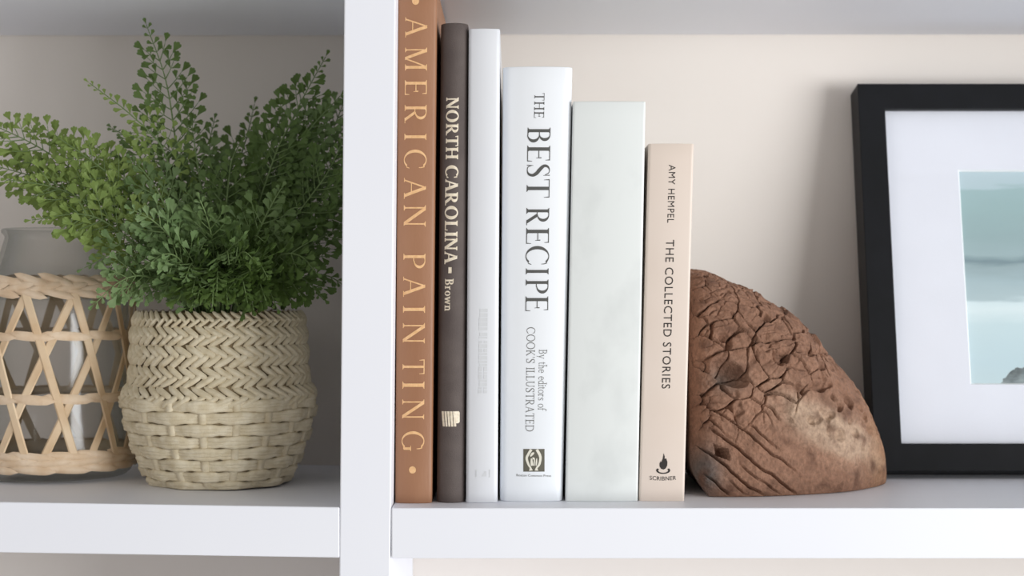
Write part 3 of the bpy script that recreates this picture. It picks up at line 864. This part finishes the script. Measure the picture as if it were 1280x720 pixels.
# ------------------------------------------------------------------ potted fern
PC_Y = 0.121
def basket():
    d = CAM_D + PC_Y
    c = Vector(((274.5 - 640) * d / FPX, PC_Y, 0))
    zb = LS(c.x) + .0004
    c.z = zb
    root = empty('potted_fern', c, 'bushy green fern in a woven beige basket pot', 'potted plant')
    zp = lambda y: CAM_H + (360 - y) * d / FPX
    pxm = d / FPX
    tab = [(612, 78), (609, 84), (600, 90), (585, 97), (560, 106), (535, 113), (515, 117), (503, 118), (496, 118.5), (486, 116), (476, 111), (462, 109.5), (440, 109), (415, 107.5), (398, 105.5), (388, 103)]
    zt = sorted([(zp(y), r * pxm) for y, r in tab])
    # heights measured at the front of the pot sit a little lower than at its axis
    z_lo, z_hi = zb, zp(388) - .0010
    za_, zc_ = zt[0][0], zt[-1][0]
    zt = [(lerp(z_lo, z_hi, (z - za_) / (zc_ - za_)), r) for z, r in zt]
    rad = lambda z: interp(zt, z)
    zf = lambda y: lerp(z_lo, z_hi, (zp(y) - za_) / (zc_ - za_))
    M_B = material('straw_basket', lin(226, 215, 190), 0.75, lin(208, 194, 164), 160, 5, .35, 900)
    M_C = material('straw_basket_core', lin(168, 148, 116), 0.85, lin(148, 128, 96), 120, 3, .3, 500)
    M_S = material('dark_potting_moss', lin(48, 44, 34), 0.95, lin(62, 58, 40), 300, 4, .8, 400)
    rnd = random.Random(11)
    # woven lower body
    m = MB()
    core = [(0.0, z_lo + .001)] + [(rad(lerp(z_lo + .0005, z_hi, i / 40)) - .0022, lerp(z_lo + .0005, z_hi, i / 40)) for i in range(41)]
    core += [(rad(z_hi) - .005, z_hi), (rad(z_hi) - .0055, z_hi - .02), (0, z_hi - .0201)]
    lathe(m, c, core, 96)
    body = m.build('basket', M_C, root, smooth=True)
    m = MB()
    NST = 18
    ys = [504.5, 519, 534.5, 550, 565, 580, 594.5, 607.5]
    for r in range(len(ys)):
        yc = ys[r]
        ha = 15 if r < 6 else 12
        for sub in range(3):
            z0 = zf(yc + (sub - 1) * ha * .31)
            n = 144
            rows = []
            ph = rnd.uniform(0, 6)
            for kk in range(n):
                th = kk * 2 * math.pi / n
                wv = math.cos(NST / 2 * th + math.pi * (r % 2))
                zz = z0 + .0006 * noise.noise(Vector((math.sin(th) * 9, math.cos(th) * 9, z0 * 700 + sub))) - (sub - 1) * .0009 * (1 - abs(wv)) * -1
                off = .0017 * wv + .0004 * noise.noise(Vector((math.sin(th) * 14, math.cos(th) * 14, z0 * 300)))
                sz = .0021 * (1 + .28 * noise.noise(Vector((math.sin(th) * 11, math.cos(th) * 11, z0 * 500 + 4))))
                zz = max(zz, z_lo + .0021)
                R = rad(zz) - .0004 + off
                rows.append([(c.x + (R + .0017 * math.cos(g)) * math.sin(th), c.y - (R + .0017 * math.cos(g)) * math.cos(th), max(z_lo + .0001, zz + sz * math.sin(g))) for g in [q * math.pi / 4 for q in range(8)]])
            m.grid(rows, close_u=True, close_v=True)
    for k_ in range(NST):
        th = (k_ + .0) * 2 * math.pi / NST
        rows = []
        for i in range(28):
            z = lerp(z_lo + .001, zf(500), i / 27)
            hw = .0030 / rad(z)
            R = rad(z)
            rows.append([(c.x + (R + e_) * math.sin(th + o_ * hw), c.y - (R + e_) * math.cos(th + o_ * hw), z) for o_, e_ in ((-1, -.0015), (-.75, .0005), (0, .0011), (.75, .0005), (1, -.0015))])
        m.grid(rows)
    m.build('woven_strands', M_B, body, smooth=True)
    # plaited collar
    m = MB()
    spec = [(388.5, 405, 58, .66), (405, 429, 50, .56), (429, 456, 47, .54), (456, 481, 47, .54), (481, 506, 45, .50)]
    for r, (ya, yb, n, sl) in enumerate(spec):
        za, zc = zf(yb), zf(ya)
        hh = zc - za
        for k_ in range(n):
            th = (k_ + .37 * r) * 2 * math.pi / n + rnd.uniform(-.012, .012)
            L = 2 * math.pi * rad((za + zc) / 2) / n
            for up in (0, 1):
                phi = sl * (1 if up == 0 else -1) * rnd.uniform(.85, 1.15)
                z = za + hh * (.28 if up == 0 else .72)
                pad(m, c, rad, th + (L * .5 / rad(z) if up else 0), z, phi, L * 1.75 + hh * .22, hh * .34, .0021 * rnd.uniform(.85, 1.15), tilt=.0009, ns=6, nq=4)
    col_ = m.build('braided_collar', M_B, root, smooth=True)
    m = MB()
    sr = rad(z_hi - .012) - .0056
    rows = []
    for i in range(13):
        rr = sr * i / 12
        rows.append([(c.x + rr * math.sin(k_ * math.pi / 20), c.y - rr * math.cos(k_ * math.pi / 20), z_hi - .008 + .004 * noise.noise(Vector((rr * 60 * math.sin(k_ * math.pi / 20), rr * 60 * math.cos(k_ * math.pi / 20), 0)))) for k_ in range(40)])
    m.grid(rows, close_u=True)
    m.build('potting_moss', M_S, root, smooth=True)
    return root, c, z_hi
fern_root, fern_c, fern_top = basket()

def leaf_mat(name, a, b, trans):
    m = material(name, lin(*a), .55, lin(*b), 70, 3, spec=.35)
    nt = m.node_tree
    bs = nt.nodes['Principled BSDF']; out = nt.nodes['Material Output']
    tl = nt.nodes.new('ShaderNodeBsdfTranslucent'); tl.inputs['Color'].default_value = lin(*trans)
    mx = nt.nodes.new('ShaderNodeMixShader'); mx.inputs[0].default_value = .3
    nt.links.new(bs.outputs[0], mx.inputs[1]); nt.links.new(tl.outputs[0], mx.inputs[2]); nt.links.new(mx.outputs[0], out.inputs['Surface'])
    return m
LEAF = {  # leaf tones; darker ones set right and low also carry painted-in shade
    'light': leaf_mat('light_fern_green', (134, 154, 84), (116, 138, 72), (152, 172, 84)),
    'mid': leaf_mat('mid_fern_green', (110, 132, 84), (94, 117, 71), (120, 146, 82)),
    'cool': leaf_mat('cool_fern_green', (122, 144, 98), (102, 128, 80), (124, 150, 90)),
    'dark': leaf_mat('dark_fern_green', (100, 124, 68), (84, 108, 56), (112, 138, 66)),
}
M_STEM = material('fern_stem_green', lin(112, 134, 84), .6, lin(96, 116, 68), 60, 2)

def clampv(p):
    x, y, z = p
    x = min(x, -0.1125)
    y = min(y, 0.2415)
    z = min(z, CEIL - .004)
    return (x, y, z)

def leaflet(m, base, d, nrm, L, W, rnd):
    """a small fan-shaped leaflet with a notched tip"""
    d = d.normalized(); s = d.cross(nrm).normalized(); n = s.cross(d).normalized()
    cup = rnd.uniform(-.10, .22) * L
    P = lambda a, b_, h=0: clampv(base + d * (a * L) + s * (b_ * W) + n * (h * cup))
    vs = [P(0, 0), P(.38, -.17, .3), P(.78, -.46, .9), P(.95, -.40, 1), P(.93, -.20, .8), P(1.03, -.13, .6), P(1.05, .10, .6), P(.94, .17, .8), P(.97, .36, 1), P(.80, .47, .9), P(.40, .18, .3), P(.62, 0, -.1)]
    m.add(vs, [(0, 1, 11), (1, 2, 3, 11), (3, 4, 11), (4, 5, 6, 11), (6, 7, 11), (7, 8, 9, 11), (9, 10, 11), (10, 0, 11)])

def frond(pts, Lmax, kind, seed, spacing=.0078, size=1.0, start=.22, face=None, bare=0.0):
    rnd = random.Random(seed)
    # curve through the points
    xs = [[(i, p[k_]) for i, p in enumerate(pts)] for k_ in range(3)]
    NP = 40
    C = [Vector([interp(xs[k_], i / NP * (len(pts) - 1)) for k_ in range(3)]) for i in range(NP + 1)]
    cum = [0.0]
    for i in range(NP): cum.append(cum[-1] + (C[i + 1] - C[i]).length)
    tot = cum[-1]
    def atl(l):
        l = min(max(l, 0), tot)
        for i in range(NP):
            if cum[i + 1] >= l:
                t = (l - cum[i]) / max(1e-9, cum[i + 1] - cum[i])
                return C[i].lerp(C[i + 1], t), (C[i + 1] - C[i]).normalized()
        return C[-1], (C[-1] - C[-2]).normalized()
    lm, sm = MB(), MB()
    sm.tube([clampv(p) for p in C], [lerp(.00105, .0003, i / NP) for i in range(NP + 1)], 5)
    fn = (face or Vector((rnd.uniform(-.35, .35), -1, rnd.uniform(-.1, .6)))).normalized()
    l = tot * start
    side = 1
    while l < tot - .002:
        u = (l / tot - start) / (1 - start)
        p, t = atl(l)
        s = t.cross(fn).normalized()
        n = s.cross(t).normalized()
        if n.dot(fn) < 0: n = -n
        prof = min(1.0, .45 + u * 2.2) * (1 - u) ** .66
        PL = Lmax * prof * rnd.uniform(.85, 1.1)
        for side in (-1, 1):
            if rnd.random() < bare: continue
            ang = math.radians(lerp(62, 42, u) + rnd.uniform(-8, 8))
            dirv = (t * math.cos(ang) + s * side * math.sin(ang) + n * rnd.uniform(-.35, .25)).normalized()
            ls = size * rnd.uniform(.85, 1.15)
            if PL < .0118:
                leaflet(lm, p, dirv, n + s * rnd.uniform(-.4, .4), max(.0048, min(.0088, PL * .95)) * ls, max(.0026, min(.0050, PL * .55)) * ls, rnd)
            else:
                cv = []
                K = 8
                droop = rnd.uniform(-.05, .18)
                for i in range(K + 1):
                    v = i / K
                    cv.append(p + dirv * (PL * v) + t * (PL * .16 * v * v) - n * (PL * droop * v * v) )
                sm.tube([clampv(q) for q in cv], [lerp(.0005, .00022, i / K) for i in range(K + 1)], 4, cap=False)
                nl = max(2, int(PL / .0050))
                pd = (cv[-1] - cv[0]).normalized()
                ps = pd.cross(n).normalized()
                for i in range(1, nl):
                    v = (i + .25) / nl
                    q = cv[0].lerp(cv[-1], v); f_ = v * K; i0 = min(K - 1, int(f_)); q = cv[i0].lerp(cv[i0 + 1], f_ - i0)
                    for sd in (-1, 1):
                        if rnd.random() < .08: continue
                        dd = (pd * rnd.uniform(.55, .85) + ps * sd * .8 + n * rnd.uniform(-.35, .35)).normalized()
                        nn = (n + ps * rnd.uniform(-.5, .5) + pd * rnd.uniform(-.4, .4)).normalized()
                        LL = lerp(.0088, .0068, v) * ls * rnd.uniform(.85, 1.15)
                        leaflet(lm, q, dd, nn, LL, LL * .64, rnd)
                leaflet(lm, cv[-1], pd, n, .0088 * ls, .0062 * ls, rnd)
        l += spacing * (1 - .45 * u)
    p, t = atl(tot)
    leaflet(lm, p, t, fn, .0055 * size, .003 * size, rnd)
    o = lm.build('frond', LEAF[kind], fern_root, recalc=False)
    sm.build('stem', M_STEM, o, smooth=True)
    return o

def FP(*a):
    return [at(*p) for p in a]
zroot = lambda dx, dy: (274.5 + dx, 400, PC_Y + dy)
random.seed(21)
heroes = [
    # upright frond with the clear tip
    (FP(zroot(-20, 0), (235, 290, .120), (220, 180, .122), (207, 100, .122), (183, 31, .118)), .031, 'dark', 1, .0098, .92, .42, Vector((.05, -1, .1))),
    # pale slim tip pointing up to the left
    (FP(zroot(-24, -.005), (225, 280, .108), (205, 190, .104), (165, 145, .100), (112, 104, .098)), .022, 'light', 2, .0085, .9, .40, Vector((.2, -.7, .7))),
    # long yellow-green fronds out to the left
    (FP(zroot(-30, 0), (190, 300, .10), (120, 235, .10), (50, 185, .105), (-22, 150, .11)), .036, 'light', 3, .0074, .98, .36, Vector((.05, -.9, .35))),
    (FP(zroot(-30, -.01), (195, 320, .085), (130, 265, .07), (70, 235, .07), (10, 225, .07)), .030, 'light', 4, .0074, .96, .36, Vector((.0, -.9, .4))),
    (FP(zroot(-34, -.01), (200, 335, .075), (150, 290, .06), (105, 268, .055), (40, 275, .055)), .028, 'light', 5, .0074, 1.0, .34, None),
    (FP(zroot(-25, 0), (215, 290, .11), (185, 215, .12), (160, 175, .13), (140, 160, .14)), .026, 'mid', 6, .0085, 1.0, .3, None),
    # to the right
    (FP(zroot(18, .01), (310, 290, .13), (345, 195, .135), (375, 130, .137), (407, 71, .138)), .030, 'dark', 7, .0074, 1.0, .36, Vector((-.05, -1, .1))),
    (FP(zroot(22, .01), (325, 310, .13), (375, 235, .14), (408, 180, .15), (436, 112, .155)), .034, 'mid', 8, .0074, 1.0, .34, Vector((-.1, -1, .2))),
    (FP(zroot(8, .015), (285, 300, .15), (295, 220, .165), (310, 165, .175), (318, 130, .18)), .026, 'dark', 9, .0090, 1.1, .34, None),
    (FP(zroot(26, .0), (340, 330, .115), (385, 275, .12), (412, 235, .125), (432, 200, .13)), .032, 'mid', 10, .0074, 1.0, .3, None),
    (FP(zroot(28, .0), (345, 345, .105), (390, 305, .11), (415, 290, .115), (436, 285, .12)), .028, 'dark', 11, .0085, 1.0, .3, None),
    (FP(zroot(30, .0), (345, 365, .10), (385, 345, .10), (410, 345, .105), (432, 358, .11)), .022, 'dark', 12, .0080, .95, .3, None),
    (FP(zroot(20, -.01), (320, 350, .085), (350, 320, .06), (375, 320, .05), (395, 340, .045)), .026, 'dark', 13, .0080, 1.0, .25, None),
    # low at the front and left
    (FP(zroot(-30, -.015), (215, 345, .075), (175, 320, .055), (140, 318, .045), (105, 335, .04)), .026, 'cool', 14, .0078, .95, .25, None),
    (FP(zroot(-32, -.02), (215, 360, .07), (180, 345, .045), (150, 352, .036), (118, 380, .03)), .024, 'cool', 15, .0078, .95, .25, None),
    (FP(zroot(-12, -.03), (245, 350, .065), (215, 300, .045), (190, 275, .035), (165, 262, .03)), .028, 'cool', 16, .0078, 1.0, .25, None),
    (FP(zroot(-10, -.03), (245, 360, .06), (225, 325, .035), (205, 318, .025), (180, 335, .02)), .026, 'cool', 17, .0078, 1.0, .2, None),
    (FP(zroot(0, -.03), (270, 350, .065), (265, 300, .045), (258, 270, .035), (250, 250, .03)), .028, 'mid', 18, .0078, 1.0, .2, None),
    (FP(zroot(8, -.03), (285, 360, .06), (295, 325, .035), (305, 315, .025), (318, 325, .02)), .027, 'dark', 19, .0078, 1.0, .2, None),
    (FP(zroot(14, -.02), (300, 340, .075), (325, 285, .06), (340, 255, .055), (352, 235, .05)), .030, 'mid', 20, .0080, 1.0, .25, None),
    (FP(zroot(-5, 0), (262, 300, .11), (250, 225, .11), (243, 180, .115), (240, 155, .12)), .030, 'mid', 21, .0082, 1.0, .3, None),
    (FP(zroot(5, 0), (280, 300, .10), (285, 235, .10), (290, 200, .10), (300, 180, .10)), .030, 'dark', 22, .0082, 1.0, .25, None),
    (FP(zroot(-18, -.01), (230, 310, .09), (200, 245, .085), (180, 215, .085), (165, 200, .085)), .030, 'mid', 23, .0080, 1.0, .25, None),
    (FP(zroot(10, .03), (300, 310, .16), (330, 240, .185), (350, 205, .195), (365, 180, .20)), .030, 'dark', 24, .0082, 1.0, .25, None),
    (FP(zroot(-32, -.005), (180, 310, .095), (110, 250, .09), (55, 225, .095), (-15, 205, .10)), .032, 'light', 25, .0074, .98, .36, Vector((.05, -1, .3))),
    (FP(zroot(-28, -.005), (205, 300, .09), (160, 240, .085), (120, 205, .085), (70, 170, .085)), .028, 'light', 26, .0076, .96, .40, Vector((.1, -1, .3))),
    (FP(zroot(20, .01), (320, 300, .125), (360, 215, .125), (385, 165, .125), (425, 120, .13)), .030, 'mid', 27, .0078, 1.0, .36, Vector((-.1, -1, .1))),
    (FP(zroot(16, .01), (310, 300, .12), (335, 220, .115), (352, 175, .115), (372, 140, .12)), .030, 'dark', 28, .0078, 1.0, .36, Vector((-.1, -1, .1))),
    (FP(zroot(24, .0), (335, 320, .11), (385, 250, .11), (410, 215, .11), (434, 165, .115)), .030, 'dark', 29, .0078, 1.0, .34, Vector((-.1, -1, .2))),
    (FP(zroot(2, .01), (278, 300, .13), (265, 215, .14), (262, 180, .145), (268, 150, .15)), .026, 'mid', 30, .0080, 1.0, .36, Vector((0, -1, .1))),
]
for h in heroes:
    frond(h[0], h[1], h[2], h[3], h[4], h[5], h[6], h[7])
# the dense mass just above the pot
rnd = random.Random(77)
fill = [(200, 372, .035), (235, 372, .02), (270, 365, .012), (305, 368, .02), (340, 372, .03), (372, 372, .05), (165, 360, .05), (400, 375, .075),
        (215, 290, .06), (250, 315, .03), (290, 290, .05), (325, 300, .045), (355, 290, .07), (375, 260, .085), (235, 240, .09), (270, 215, .13),
        (330, 215, .12), (310, 250, .08), (200, 265, .07), (400, 310, .13), (390, 230, .16), (280, 260, .19), (230, 230, .18), (340, 270, .19), (185, 300, .045), (225, 345, .02), (285, 335, .012), (330, 345, .02), (255, 380, .02), (290, 378, .022), (278, 386, .03), (305, 385, .03), (325, 384, .035), (240, 386, .035), (262, 384, .012), (350, 383, .04), (215, 384, .045)]
for i, (px, py, yy) in enumerate(fill):
    tip = at(px + rnd.uniform(-8, 8), py + rnd.uniform(-8, 4), yy)
    b0 = Vector(at(*zroot((px - 274) * .28, (yy - PC_Y) * .35)))
    mid1 = b0.lerp(tip, .35) + Vector((0, 0, .022)); mid2 = b0.lerp(tip, .72) + Vector((0, 0, .018))
    kd = 'cool' if px < 235 and py > 255 else ('dark' if px > 290 or py > 350 else 'mid')  # darker green to the right and low down puts shade into the colour
    frond([b0, mid1, mid2, tip], rnd.uniform(.024, .030), kd, 200 + i, .0082, 1.0, .22)
